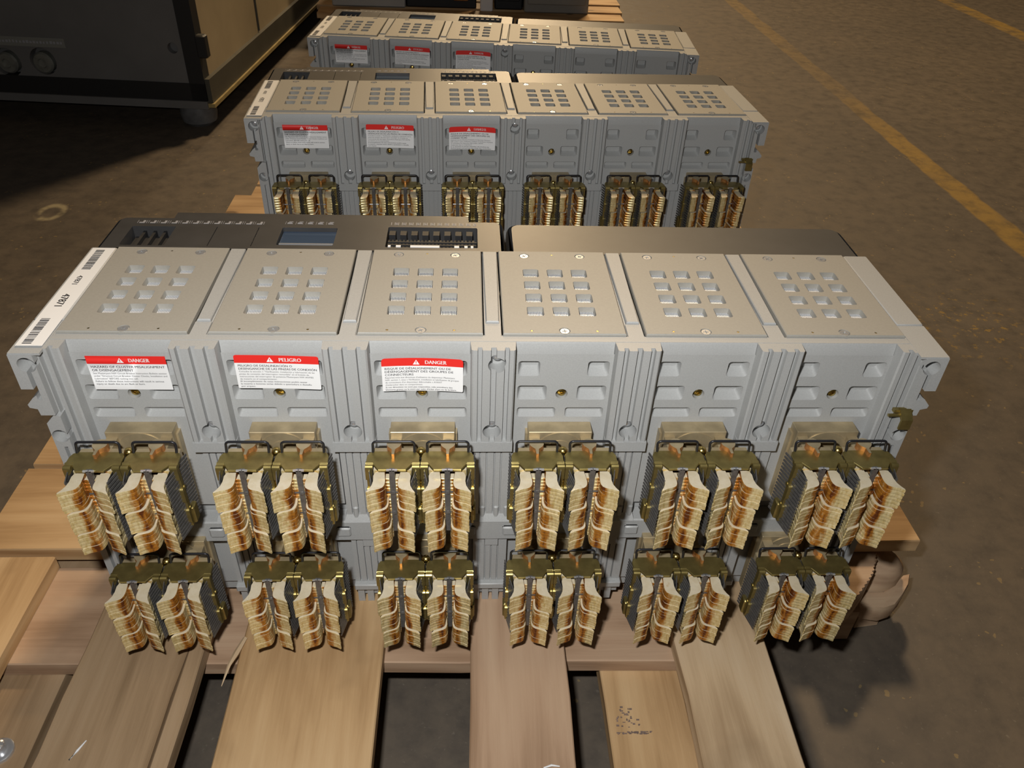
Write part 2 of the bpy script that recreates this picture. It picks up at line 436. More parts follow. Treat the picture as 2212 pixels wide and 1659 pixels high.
lb = MB()
lb.box(-.3540,.3540,.002,.1340,Z(-.3175),Z(-.29))
for k in range(1,6):
    bx = (k-3)*P + .0015
    def ribs(w, f, d, gs, z0, z1):
        poly = [(-w,-.005),(-w,f)]
        for c in gs: poly += [(c-.0007,f),(c-.0006,d),(c+.0006,d),(c+.0007,f)]
        poly += [(w,f),(w,-.005)]
        a = MB(); a.prism([(bx+x,y) for x,y in poly], Z(z0), Z(z1)); lb.merge(a)
    ribs(.0160,-.0185,-.0160,(-.0108,-.0050,.0018,.0076),-.196,-.1065)
    for c in (-.0080,.0046,.0140): lb.cbox(bx+c-.0024,bx+c+.0024,-.0200,-.016,Z(-.196),Z(-.180),.0012)
    lb.loft([[(bx-.017,-.0185,Z(-.190)),(bx+.017,-.0185,Z(-.190)),(bx+.017,-.005,Z(-.190)),(bx-.017,-.005,Z(-.190))],
             [(bx-.0187,-.0225,Z(-.197)),(bx+.0187,-.0225,Z(-.197)),(bx+.0187,-.005,Z(-.197)),(bx-.0187,-.005,Z(-.197))]])
    ribs(.0160,-.0170,-.0142,(-.0110,-.0046,.0012,.0074),-.288,-.222)
    lb.box(bx-.0048,bx+.0074,-.0188,-.010,Z(-.233),Z(-.222))
    lb.cbox(bx-.0172,bx+.0172,-.0222,-.005,Z(-.294),Z(-.2865),.0008)
    for c in (-.0128,-.0036,.0066): lb.box(bx+c-.0030,bx+c+.0034,-.0165,-.003,Z(-.3178),Z(-.294))
    lb.box(bx-.0165,bx+.0165,-.0130,-.003,Z(-.3100),Z(-.294))
lb.cbox(-.3540,.3540,-.0215,-.004,Z(-.2222),Z(-.1965),.0012)
for cx in PX:
    for s in (-1,1): lb.cbox(cx+s*.0385-.0065,cx+s*.0385+.0065,-.0242,-.02,Z(-.2140),Z(-.2030),.0014)
lb.build('base_housing', M['housing'], b1)

# vented covers over the arc chutes
def plate_holes():
    hs = []
    for r in range(4):
        for c in range(3):
            u = (c-1)*.0216; w = .0291 + r*.0213
            hs.append((rrect(u-.0070,u+.0070,w-.0070,w+.0070,.0018,2), .0047, (.0005,.0005,.0004,.0004), False))
    for u, w in ((0,0),(-.0258,.1252),(.0258,.1252)): hs.append((circ(u,w,.0046,18), .0012, None, True))
    for u, w in ((-.0265,0),(.0265,0),(0,.1275)): hs.append((circ(u,w,.0012,8), .0015, None, True))
    return hs
cv = MB()
cv.holes([(-.0488,-.0038),(.0488,-.0038),(.0488,.1338),(-.0488,.1338)], plate_holes(), lambda u,w,d: (u,w,-d), 0, .0045, .0007)
cv_me = cv.mesh('arc_chute_cover', M['cover'], 25)
fn = MB()
for k in range(50):
    x = -.031 + k*.00126
    fn.box(x-.00038,x+.00038,.0165,.1045,-.020,-.0046)
fn.box(-.0325,.0325,.0160,.1050,-.024,-.0190)
fn_me = fn.mesh('deflector_fin_stack', M['fin'])
sc = MB()
cross = []
for k in range(4):
    a = k*math.pi/2 + .3; ca, sa = math.cos(a), math.sin(a)
    for u, w in ((.0022,-.00045),(.0022,.00045),(.00045,.00045)): cross.append((u*ca-w*sa, u*sa+w*ca))
sc.holes(circ(0,0,.0037,20), [(cross,.0012,None,True)], lambda u,w,d: (u,w,-d), 0, .0016, .0004)
sc_me = sc.mesh('cover_screw', M['steel'])
rv_mb = MB(); rv_mb.cyl((0,0,0),'z',.0009,-.0012,8); rv_me = rv_mb.mesh('cover_rivet', M['brass'])
for cx in PX:
    c = link('arc_chute_cover', cv_me, b1); c.location = (cx,0,Z(0))
    link('deflector_fin_stack', fn_me, c)
    for j, (u, w) in enumerate(((0,0),(-.0258,.1252),(.0258,.1252))):
        s = link('cover_screw', sc_me, c); s.location = (u,w,-.0003); s.rotation_euler = (0,0,random.uniform(0,3))
    for u, w in ((-.0265,0),(.0265,0),(0,.1275)):
        s = link('cover_rivet', rv_me, c); s.location = (u,w,-.0002)

# brass screws in the panels, zinc screws in the keyholes
bs = MB(); bs.lathe((0,0,0),'y',[(.0040,.004),(.0040,.0008),(.0030,-.0006),(.0010,-.0011),(.0008,.0006),(.0001,.0006)],16)
bs_me = bs.mesh('panel_screw', M['brass'], 40)
for cx in PX:
    o = link('panel_screw', bs_me, b1); o.location = (cx,-.0120,Z(-.0531))
ks = MB(); ks.lathe((0,0,0),'y',[(.0048,.006),(.0048,0),(.0040,-.0018),(.0018,-.0030),(.0004,-.0032)],18)
ks_me = ks.mesh('housing_screw', M['steel'], 50)
for k in range(1,6):
    o = link('housing_screw', ks_me, b1); o.location = ((k-3)*P,-.0165,Z(-.0810))
o = link('housing_screw', ks_me, b1); o.location = (.0030,-.0170,Z(-.0120))
for s in (-1,1):
    for zz, xx in ((-.0115,.3500),(-.0825,.3470)):
        o = link('housing_screw', ks_me, b1); o.location = (s*xx,-.0215,Z(zz))
# bent brass latch on the right end
la = MB()
la.prism([(-.0305,Z(-.0545)),(-.0320,Z(-.0535)),(-.0405,Z(-.0600)),(-.0405,Z(-.0700)),(-.0385,Z(-.0700)),(-.0385,Z(-.0615)),(-.0305,Z(-.0565))], .3385, .3480, 'x')
la.box(.3340,.3500,-.0330,-.0290,Z(-.0580),Z(-.0550))
la.cyl((.3290,-.0345,Z(-.0590)),'x',.0014,.016,10)
la.build('latch_bracket', M['zinc'], b1)

# ---------------- black control cover (left) and blank cover (right)
def cover_box(mb, x0, x1, y0, y1, z0, z1, rc, rt=.004):
    rings = []
    for ins, z in ((0,z0),(0,z1-rt),(rt*.3,z1-rt*.35),(rt,z1)):
        pts = []
        for cx_, cy_, a, r_ in ((x1-rc,y1-rc,0,rc),(x0+rc,y1-rc,90,rc),(x0,y0,180,0),(x1,y0,270,0)):
            if r_ == 0: pts.append((cx_+(ins if cx_ == x0 else -ins), cy_, z)); continue
            for k in range(7):
                t = R(a+15*k); pts.append((cx_+(r_-ins)*math.cos(t), cy_+(r_-ins)*math.sin(t), z))
        rings.append(pts)
    mb.loft(rings[:-1], caps=False)
    return rings[-1]
cc = MB()
top = cover_box(cc, -.3585, .0150, .1350, .2010, Z(-.30), Z(-.0015), .010)
op = [(rrect(-.3395,-.2990,.1405,.1790,.001,1), .022, None, True), (rrect(-.1985,-.1460,.1440,.1800,.001,1), .009, None, True), (rrect(-.0975,-.0110,.1420,.1840,.001,1), .016, None, True)]
for sx in (-.2602,-.2208): op.append((rrect(sx-.0004,sx+.0004,.1405,.1800,.0002,1), .002, None, True))
cc.holes([(p[0],p[1]) for p in top], op, lambda u,w,d: (u,w,Z(-.0015)-d))
cc.box(-.3080,-.0200,.2000,.2150,Z(-.30),Z(-.0040))
ctl = cc.build('control_cover', M['black'], b1)
tb = MB()
for k in range(4): tb.box(-.3365+k*.0095,-.3305+k*.0095,.1450,.1740,Z(-.0225),Z(-.0100))
for k in range(3): tb.box(-.3300+k*.0095,-.3272+k*.0095,.1410,.1785,Z(-.0225),Z(-.0060))
tb.build('terminal_block', M['black_matte'], ctl)
gp = MB(); gp.cbox(-.3375,-.3345,.1440,.1500,Z(-.0100),Z(-.0060),.0006); gp.build('terminal_pin', M['brass'], ctl)
wn = MB(); wn.box(-.1980,-.1465,.1452,.1795,Z(-.0100),Z(-.0055)); w_ = wn.build('inspection_window', M['glass'], ctl)
we = MB(); we.cbox(-.1975,-.1470,.1500,.1522,Z(-.0090),Z(-.0035),.0003); we.build('window_rail', M['steel'], ctl)
cs = MB()
for k in range(8): cs.box(-.0960+k*.0106,-.0900+k*.0106,.1700,.1790,Z(-.0165),Z(-.0030))
for k in range(24): cs.box(-.0965+k*.0035,-.0945+k*.0035,.1480,.1660,Z(-.0165),Z(-.0060))
for r_ in range(3): cs.box(-.0965,-.0120,.1475+r_*.006,.1490+r_*.006,Z(-.0165),Z(-.0050))
cs.build('connector_strip', M['black_matte'], ctl)
ch = MB()
for x0, x1 in ((-.0955,-.0930),(-.0880,-.0835),(-.0745,-.0470),(-.0330,-.0285),(-.0235,-.0205),(-.0175,-.0150)):
    ch.box(x0,x1,.1478,.1506,Z(-.0165),Z(-.0036))
ch.build('connector_tab', M['white_ink'], ctl)
mk = MB()
def mark(x0,x1,y0,y1): mk.box(x0,x1,y0,y1,Z(-.0016),Z(-.00125))
for k in range(12):
    x = -.3375 + k*.0101
    mark(x,x+.0003,.1858,.1915); mark(x+.0018,x+.0068,.1858,.1876); mark(x+.0048,x+.0070,.1876,.1912); mark(x+.0082,x+.0086,.1858,.1915)
mk.build('terminal_marking', M['grey_ink'], ctl); mk = MB()
for k in range(5):
    x = -.1975 + k*.0098; mark(x,x+.0003,.1872,.1930); mark(x+.0018,x+.0070,.1880,.1890); mark(x+.0018,x+.0060,.1900,.1908); mark(x+.0030,x+.0070,.1918,.1926)
mk.build('terminal_marking', M['grey_ink'], ctl); mk = MB()
for k in range(24):
    x = -.0955 + k*.0035; mark(x,x+.0007,.1885,.1940); 
    if k % 2: mark(x+.0012,x+.0030,.1895,.1910); mark(x+.0012,x+.0026,.1922,.1932)
mk.build('terminal_marking', M['grey_ink'], ctl)
rc_ = MB()
top = cover_box(rc_, .0178, .3585, .1350, .2005, Z(-.30), Z(-.0030), .014, .005)
rc_.add(top, [tuple(range(len(top)))])
rc_.build('blank_cover', M['black'], b1)

# ---------------- printed labels
def text_mesh(lines, mat, name, bold=0.0):
    """lines: (string, x, y, cap height, target width or None, bold, align) -> one flat mesh in the label plane"""
    out = MB()
    for s, x, y, h, wid, bd, al in lines:
        cu = bpy.data.curves.new('t','FONT'); cu.body = s; cu.size = h/.70; cu.resolution_u = 2; 
        cu.fill_mode = 'FRONT'
        ob = bpy.data.objects.new('t', cu); COL.objects.link(ob)
        dg = bpy.context.evaluated_depsgraph_get(); dg.update()
        me = ob.evaluated_get(dg).to_mesh()
        vs = [v.co.copy() for v in me.vertices]; fs = [tuple(p.vertices) for p in me.polygons]
        ob.evaluated_get(dg).to_mesh_clear(); bpy.data.objects.remove(ob); bpy.data.curves.remove(cu)
        if not vs: continue
        x0 = min(v.x for v in vs); x1 = max(v.x for v in vs)
        k = (wid/(x1-x0)) if wid else 1.0
        off = x if al == 'L' else x - (x1-x0)*k/2
        for q in ((0,) if not bd else (-bd*h*2, bd*h*2)):
            out.add([((v.x-x0)*k+off+q, v.y+y, 0) for v in vs], fs)
    me = bpy.data.meshes.new(name); me.from_pydata(out.v, [], out.f); me.materials.append(mat); me.update()
    return me
LABELS = [
 ('DANGER', .0605, .0325, .23, [('HAZARD OF CLUSTER MISALIGNMENT',.93,1),('OR DISENGAGEMENT',.52,1),('See Masterpact NW Circuit Breaker Instruction Bulletin section',.93,0),
   ('under "Drawout Circuit Breaker Cluster Checks, Installation and',.93,0),('Lubrication" BEFORE racking into cell.',.55,0),('Failure to follow these instructions will result in serious',.87,2),('injury or death due to arc flash or burn.',.62,2)]),
 ('PELIGRO', .0655, .0325, .23, [('PELIGRO DE DESALINEACIÓN O',.64,1),('DESENGANCHE DE LAS PINZAS DE CONEXIÓN',.93,1),('Consulte la sección 1 "Verificación, instalación y lubricación de las',.90,0),
   ('pinzas de conexión del interruptor removible" en el boletín de',.83,0),('instrucciones del interruptor de potencia Masterpact NW ANTES',.88,0),('de meterlo en el compartimiento.',.44,0),
   ('El incumplimiento de estas instrucciones podrá causar',.80,2),('la muerte o lesiones serias debido a quemadura o destello',.85,2),('por arqueo.',.17,2)]),
 ('DANGER', .0650, .0325, .23, [('RISQUE DE DÉSALIGNEMENT OU DE',.81,1),('DÉSENGAGEMENT DES GROUPES DE',.84,1),('CONNECTEURS',.35,1),("Reportez-vous aux directives d'utilisation du disjoncteur Masterpact",.86,0),
   ('NW, section 1, sous « Vérification, installation et lubrification de groupes',.91,0),("de connecteurs d'un disjoncteur débrochable » AVANT",.70,0),("d'embrocher dans un compartiment.",.46,0),
   ('Si ces directives ne sont pas respectées, cela entraînera des',.83,2),("blessures graves ou la mort par suite d'éclair d'arc ou de brûlure.",.88,2)]),
]
def make_label(idx, parent, cx, zc, tilt, bow=0):
    head, W_, H_, hf, lines = LABELS[idx]
    def zofs(x): return -bow*(2*x/W_)**2
    NS = 12
    def strip(mb, y0, y1, rad0=0, rad1=0, mi=0):
        # curved-in-plane strip (labels stuck on slightly bowed), front at -y, 0.25 mm thick
        r0 = max(abs(rad0),abs(rad1),.0012)
        xs = [-W_/2, -W_/2+r0*.15, -W_/2+r0*.45, -W_/2+r0] + [-W_/2+r0+(W_-2*r0)*k/6 for k in range(1,6)] + [W_/2-r0, W_/2-r0*.45, W_/2-r0*.15, W_/2]
        def edge(y, rad):
            pts = []
            for x in xs:
                d = min(x+W_/2, W_/2-x); cut = 0
                if rad and d < abs(rad): cut = abs(rad)-math.sqrt(max(0,abs(rad)**2-(abs(rad)-d)**2))
                pts.append((x, y + zofs(x) - (cut if rad > 0 else -cut)))
            return pts
        lo, hi = edge(y0, rad0), edge(y1, rad1); n = NS+1
        vs = [(x,-.00025,z) for x,z in lo] + [(x,-.00025,z) for x,z in hi] + [(x,0,z) for x,z in lo] + [(x,0,z) for x,z in hi]
        fs = [(k,k+1,n+k+1,n+k) for k in range(NS)] + [(2*n+k,3*n+k,3*n+k+1,2*n+k+1) for k in range(NS)]
        fs += [(k,2*n+k,2*n+k+1,k+1) for k in range(NS)] + [(n+k,n+k+1,3*n+k+1,3*n+k) for k in range(NS)]
        fs += [(0,n,3*n,2*n),(NS,2*n+NS,3*n+NS,n+NS)]
        mb.add(vs, fs, mi)
    mb = MB(); ht = H_*hf
    rr = 0 if idx == 0 else 1
    strip(mb, -H_/2, H_/2-ht, -.0011*rr, 0, 0); strip(mb, H_/2-ht, H_/2, 0, (.0018+.0010*(idx == 2))*rr, 1)
    o = mb.build('warning_label', [M['white'], M['red']], parent)
    o['label'] = ('English', 'Spanish', 'French')[idx] + ' danger label with red header'
    o.location = (cx, -.0148, Z(zc)); o.rotation_euler = (0, tilt, 0)
    def bent(me, lift):
        for v in me.vertices: v.co = Vector((v.co.x, -.00025-lift, v.co.y + zofs(v.co.x)))
        me.update(); return me
    hh = ht*.46
    L1 = [(head, W_*.035, H_/2-ht*.5-hh*.5, hh, W_*.26, .018, 'L')]
    tm = text_mesh(L1, M['white_ink'], 'header_lettering')
    bent(tm, .00030); link('header_lettering', tm, o)
    tr = MB(); tx = -W_*.075; tz = H_/2-ht*.82; s_ = ht*.62
    tr.add([(tx-s_*.58,-.00055,tz),(tx+s_*.58,-.00055,tz),(tx,-.00055,tz+s_)], [(0,1,2)])
    tr.add([(tx-s_*.05,-.00070,tz+s_*.30),(tx+s_*.05,-.00070,tz+s_*.30),(tx+s_*.09,-.00070,tz+s_*.72),(tx-s_*.09,-.00070,tz+s_*.72)], [(0,1,2,3)], 1)
    tr.add([(tx+s_*.07*math.cos(k*math.pi/4),-.00070,tz+s_*.17+s_*.07*math.sin(k*math.pi/4)) for k in range(8)], [tuple(range(8))], 1)
    tr.build('warning_triangle', [M['white_ink'], M['red']], o)
    ls = []; n = len(lines); top_ = H_/2 - ht; step = (H_-ht)*.90/max(n,9) * (1.08 if n < 9 else 1)
    y = top_ - step*.25
    for s, wf, b in lines:
        st = step*(1.22 if b == 1 else .97); y -= st
        ls.append((s, -W_*.462, y + st*.10, st*(.66 if b == 1 else .60), W_*wf, .010 if b == 1 else (.008 if b == 2 else 0), 'L'))
    tm = text_mesh(ls, M['ink'], 'label_lettering'); bent(tm, .00022); link('label_lettering', tm, o)
    return o
make_label(0, b1, -.2857, -.0325, R(.2)); make_label(1, b1, -.1706, -.0312, R(1.2), .0004); make_label(2, b1, -.0563, -.0330, R(.6), .0014)
# serial label with bar codes along the left edge of the lid
sl = MB(); sl.box(-.3590,-.3392,-.0235,.1325,Z(-.0010),Z(-.00075))
slo = sl.build('serial_label', M['white'], b1); slo['label'] = 'white bar code label'
bc = MB()
zt = Z(-.00068)
def bars(y0, y1, x0, x1):
    y = y0
    while y < y1:
        w = random.choice((.0004,.0007,.0011)); bc.box(x0,x1,y,min(y+w,y1),zt,zt+.00004); y += w + random.choice((.0004,.0006,.0010))
bars(-.0210,.0150,-.3552,-.3482); bc.build('bar_code', M['ink'], slo)
bc = MB(); bars(.0930,.1290,-.3545,-.3470); bc.build('bar_code', M['ink'], slo)
def flat_text(lines, parent, name='serial_lettering'):
    me = text_mesh(lines, M['ink'], name)
    for v in me.vertices: v.co = Vector((v.co.y, -v.co.x, zt))   # reads towards the rear face, tops to the right
    link(name, me, parent)
flat_text([('47871',-.0515,-.3530,.0062,.0190,.02,'L'),('47871',-.0820,-.3527,.0045,.0145,.02,'L')], slo)

# ---------------- terminal pads and contact clusters
pd = MB()
pd.cbox(-.0268,.0268,-.0280,-.0140,-.0855,0,.0004)
pd.box(-.0286,.0286,-.0215,-.0140,-.083,-.0070)
pd.cyl((0,-.0280,-.0205),'y',.0200,-.0007,36)
pd.cyl((0,-.0287,-.0205),'y',.0120,-.0005,28)
pad_me = pd.mesh('terminal_pad', M['silver_pad'], 28)

cg = MB()
outl = [(-.0160,-.0522),(.0160,-.0522),(.0192,-.0540),(.0208,-.0575),(.0210,-.0672),(.0152,-.0672),(.0108,-.0737),(-.0108,-.0737),(-.0152,-.0672),(-.0210,-.0672),(-.0208,-.0575),(-.0192,-.0540)]
inn = [(x*.985, y+(.0003 if y < -.06 else -.0003)) for x,y in outl]
cg.loft([[(x,y,-.0020) for x,y in outl],[(x,y,-.0004) for x,y in outl],[(x,y,0) for x,y in inn]])
for s in (-1,1):
    cg.box(s*.0156,s*.0208,-.0688,-.0652,-.0665,-.002)
    for z in (-.0018,-.0258,-.0488):
        for y in (-.0690,-.0652):
            cg.cyl((s*.0154,y,z),'x',.0021,s*.0058,10)
        cg.box(s*.0156,s*.0214,-.0708,-.0688,z-.012,z)
    cg.cbox(s*.0160,s*.0226,-.0650,-.0560,-.0680,-.0500,.001)
cage_me = cg.mesh('contact_cluster', M['zinc'], 35)

FINGER = [(-.0062,0),(-.0056,.0040),(-.0050,.0090),(-.0048,.0130),(-.0052,.0160),(-.0063,.0184),(-.0084,.0199),(-.0112,.0208),(-.0150,.0219),(-.0188,.0240),(-.0192,.0230),(-.0172,.0200),(-.0154,.0160),(-.0147,.0110),(-.0151,.0050),(-.0140,.0014),(-.0113,0)]
BOXY = [(-.0050,0),(-.0048,.0060),(-.0050,.0120),(-.0056,.0170),(-.0060,.0205),(-.0066,.0222),(-.0090,.0230),(-.0115,.0236),(-.0140,.0240),(-.0150,.0240),(-.0154,.0232),(-.0150,.0200),(-.0140,.0160),(-.0132,.0110),(-.0134,.0050),(-.0130,.0014),(-.0110,0)]
BOXY = [(x-.0012,d) for x,d in BOXY]
def jaw_mesh(side, prof, seed):
    rnd = random.Random(seed); mb = MB(); z = -.0062
    cxp = sum(p[0] for p in prof)/len(prof); cdp = sum(p[1] for p in prof)/len(prof)
    for blk in range(3):
        dx = blk*.00140 + rnd.uniform(-.0003,.0003); dd = blk*.0006 + rnd.uniform(-.0004,.0004)
        for lam in range(6):
            jx = dx + rnd.uniform(-.00022,.00022); jd = dd + rnd.uniform(-.00030,.00030)
            z0, z1 = z-.00362, z-.00004
            rings = []
            for ins, zz in ((.94,z0),(1,z0+.0006),(1,z1-.0006),(.94,z1)):
                pts = []
                for x, d in prof:
                    xx = cxp+(x-cxp)*ins+jx; d2 = cdp+(d-cdp)*(1-(1-ins)*.6)+jd
                    pts.append((side*-xx if side > 0 else xx, -.0688-d2, zz))
                rings.append(pts)
            mb.loft(rings); z -= .00366
        z -= .0010
    # inner heel pads that bear on the fixed blade, and the finger tails behind the cage
    sgn = -1 if side < 0 else 1
    for blk in range(3):
        zb = -.0085 - blk*.0230
        for lam in range(6):
            mb.cbox(sgn*.0022,sgn*.0056,-.0752,-.0692,zb-.00345-lam*.0035,zb-lam*.0035,.0003)
    mb.box(sgn*.0060,sgn*.0150,-.0690,-.0500,-.0690,-.0050)
    return mb.mesh('contact_jaw', M['jaw'], 26)
jawL = [jaw_mesh(-1, FINGER, 10+k) for k in range(2)]; jawR = [jaw_mesh(1, FINGER, 20+k) for k in range(2)]
jawL2 = jaw_mesh(-1, BOXY, 31); jawR2 = jaw_mesh(1, BOXY, 32)

def spring_mesh(s):
    mb = MB()
    for k in range(18):
        z1 = -.0040 - k*.00368; z0 = z1-.0021
        for (xa,ya),(xb,yb) in (((.0196,-.0668),(.0160,-.0830)),((.0222,-.0500),(.0178,-.0640))):
            mb.add([(s*xa,ya,z0),(s*xb,yb,z0),(s*(xb-.0008),yb,z0),(s*(xa-.0008),ya,z0),
                    (s*xa,ya,z1),(s*xb,yb,z1),(s*(xb-.0008),yb,z1),(s*(xa-.0008),ya,z1)],
                   [(3,2,1,0),(4,5,6,7),(0,1,5,4),(1,2,6,5),(2,3,7,6),(3,0,4,7)])
    mb.box(s*.0150,s*.0154,-.0800,-.0520,-.0690,-.0045,1)  # backing sheet coloured black to put shade into the gaps between blades
    return mb.mesh('leaf_spring_stack', [M['spring'], M['black_matte']])
sprL, sprR = spring_mesh(-1), spring_mesh(1)
wc = MB()
pts = [(-.0165,-.0540,-.003)]
for s, a0, a1 in ((-1,180,90),(1,90,0)):
    for k in range(6):
        t = R(a0+(a1-a0)*k/5); pts.append((s*.0135+.0030*math.cos(t), -.0512, .0062+.0030*math.sin(t)))
pts.append((.0165,-.0540,-.003))
wc.tube(pts, .00105, 8); wire_me = wc.mesh('wire_clip', M['wire'], 60)
cp = MB()
cp.box(-.0021,.0021,-.0752,-.0722,-.0680,.0003)
for z in (-.0235,-.0460): cp.cyl((-.0062,-.0742,z),'x',.0013,.0124,8); cp.lathe((0,-.0752,z),'y',[(.0022,0),(.0018,-.0010),(.0004,-.0014)],10)
cp.box(-.0042,-.0004,-.0752,-.0738,-.0005,.0008,1); cp.box(.0004,.0042,-.0752,-.0738,-.0005,.0008,1)
post_me = cp.mesh('center_blade', [M['spring'], M['steel']])
lg = MB()
key = [(.0058*math.cos(R(a)), -.0478+.0058*math.sin(R(a))) for a in range(-50,231,20)]
key = [(x,max(y,-.0600)) for x,y in key] + [(-.0014,-.0545),(-.0010,-.0605),(.0010,-.0605),(.0014,-.0545)]
lg.prism(key, -.0060, .0042, 'z', 1, 0)
lg.box(-.0045,.0045,-.0560,-.0280,-.0720,-.0060,0)
lg.cbox(-.0172,.0172,-.0600,-.0452,-.0700,-.0024,.0006,0)
lug_me = lg.mesh('connector_lug', [M['silver_pad'], M['copper']], 35)

ZT = (-.082,-.2133)
def cluster(parent, x, zt_, k):
    c = link('contact_cluster', cage_me, parent); c.location = (x,0,Z(zt_)); c.rotation_euler = (0,0,0)
    link('contact_jaw', jawL[k % 2], c); link('contact_jaw', jawR[(k//2) % 2], c)
    link('leaf_spring_stack', sprL, c); link('leaf_spring_stack', sprR, c)
    link('wire_clip', wire_me, c); link('center_blade', post_me, c); link('connector_lug', lug_me, c)
    return c
bo = MB()
bo.lathe((0,-.0500,-.0015),'z',[(.0038,-.004),(.0038,0),(.0028,.0020),(.0006,.0028)],14)
bo.cyl((0,-.0500,-.0600),'z',.0016,.057,8)
bead = []
for k in range(12):
    z = -.006 - k*.0052; bead += [(.0012,z),(.0018,z-.0016),(.0018,z-.0036),(.0012,z-.0050)]
bo.lathe((0,-.0655,0),'z',[(r_,z) for r_,z in bead],8)
bolt_me = bo.mesh('clamp_bolt', M['brass'], 50)
LOWER = set()
n = 0
for t_, zt_ in enumerate(ZT):
    for cx in PX:
        p = link('terminal_pad', pad_me, b1); p.location = (cx,0,Z(zt_-.001))
        q = link('clamp_bolt', bolt_me, b1); q.location = (cx,0,Z(zt_))
        if t_: LOWER.update((p.name,q.name))
        for s in (-1,1):
            c = cluster(b1, cx+s*.0216, zt_, n); n += 1
            if t_: LOWER.add(c.name)

# ------------------------------------------------------------------ the two breakers behind
skip_low = lambda o: o.name in LOWER or o.name.split('.')[0] == 'latch_bracket_'
swap2 = {m.name: jawL2 for m in jawL}; swap2.update({m.name: jawR2 for m in jawR})
b2 = copy_tree(b1, None, skip_low, swap2)
b2.location = (.0414,.5852,.1036); b2.rotation_euler = (0,0,.040)
b2['label'] = 'middle grey six-pole circuit breaker of the row, rear contacts half hidden by the nearest one'
b3 = copy_tree(b1, None, skip_low, swap2)
b3.location = (.0463,1.0395,.0852); b3.rotation_euler = (0,0,-.0735)
b3['label'] = 'farthest grey circuit breaker, only its lid and three small danger labels showing'

# ------------------------------------------------------------------ pallets
def board(mb, x0, x1, y0, y1, z1, th, axis, skew=0):
    """board with slightly eased, uneven edges; skew shifts the far end"""
    n = 8; rings = []
    for k in range(n+1):
        t = k/n; j = lambda: random.uniform(-.0012,.0012)
        if axis == 'y':
            y = y0+(y1-y0)*t; a = x0+j()+skew*t; b = x1+j()+skew*t; e = .0012
            rings.append([(a+e,y,z1),(b-e,y,z1),(b,y,z1-e),(b,y,z1-th),(a,y,z1-th),(a,y,z1-e)])
        else:
            x = x0+(x1-x0)*t; a = y0+j()+skew*t; b = y1+j()+skew*t; e = .0012
            rings.append([(x,a+e,z1),(x,b-e,z1),(x,b,z1-e),(x,b,z1-th),(x,a,z1-th),(x,a,z1-e)])
    mb.loft(rings)
def add_board(parent, name, mat, *a, **k):
    mb = MB(); board(mb, *a, **k); o = mb.build(name, mat, parent, 40); return o
T1 = .122
p1 = empty('wooden_pallet', (0,0,0))
tag(p1, 'front wooden pallet carrying the nearest breaker, its boards spread towards the viewer', 'pallet', 'wooden pallets')
# top boards running towards the viewer
add_board(p1,'deck_board',M['pine_y'], -.2345,-.1000,-.420,.050,T1,.017,'y')
add_board(p1,'deck_board',M['pink_y'], -.0195,.0720,-.420,.050,T1,.017,'y',skew=.004)
add_board(p1,'deck_board',M['pale_y'], .1815,.2705,-.420,.050,T1,.017,'y',skew=.004)
add_board(p1,'deck_board',M['brown_y'], -.3880,-.2920,-.420,-.018,T1,.017,'y',skew=.008)
add_board(p1,'deck_board',M['brown_y'], -.2870,-.2715,-.420,.050,T1,.017,'y',skew=.003)
add_board(p1,'deck_board',M['pine_y'], -.5500,-.4560,-.420,.045,T1,.017,'y',skew=.002)
# cross boards
add_board(p1,'deck_board',M['pine_x'], -.5380,.4920,.056,.180,T1,.017,'x')
add_board(p1,'deck_board',M['pine_x'], -.5360,.4930,.186,.300,T1,.017,'x')
add_board(p1,'deck_board',M['brown_x'], -.5360,.4900,.310,.410,T1,.017,'x')
add_board(p1,'deck_board',M['pink_x'], -.5300,.2760,-.071,.046,T1-.0175,.017,'x',skew=-.010)
# lower boards under the cross boards
add_board(p1,'bottom_board',M['pine_y'], .1120,.1900,-.420,.400,T1-.0352,.019,'y')
add_board(p1,'bottom_board',M['brown_y'], -.5050,-.4080,-.420,.400,T1-.0352,.019,'y')
for x0, x1 in ((-.505,-.41),(-.20,-.14),(.114,.188),(.330,.395)):
    mb = MB(); mb.box(x0,x1,.06,.40,.002,T1-.0545 if x0 < .3 and x0 > -.3 or x0 < -.4 else T1-.0176)
    mb.build('stringer', M['brown_y'], p1)
# rough-sawn block with a round knot at the right end of the lower cross board
kb = MB()
jag = []
for k in range(27):
    t = k/26; x = .448-.047*t+.006*math.sin(t*3.1); y = .060-.061*t
    off = .0022*(k%2)*(.6+.8*random.random()); jag.append((x+off*.8, y-off*.4))
poly = [(.375,.140),(.452,.140)] + jag + [(.392,-.008),(.375,-.004)]
kb.prism(poly, .052, .1005, 'z')
kb.prism([(.380,.14),(.440,.14),(.440,.05),(.425,.012),(.395,.012),(.380,.03)], .003, .053, 'z')
kb.build('rough_block', M['rough_wood'], p1, 30)
kn = MB(); kn.lathe((.462,.072,.0),'z',[(.030,.004),(.032,.030),(.0325,.055),(.029,.072),(.021,.081),(.008,.084),(.0005,.0845)],22)
kn.v = [(x+.0022*math.sin(z*140+y*60), y+.0022*math.sin(x*90+z*70), z) for x,y,z in kn.v]
kn.build('wood_knot', M['rough_wood'], p1, 60)
lp = MB()
lip = [(.418,.052),(.426,.030),(.440,.021),(.456,.018),(.472,.023),(.486,.035),(.497,.047),(.504,.060),(.497,.060),(.484,.051),(.466,.041),(.448,.040),(.436,.052)]
cxl, cyl_ = .460,.038
rg = []
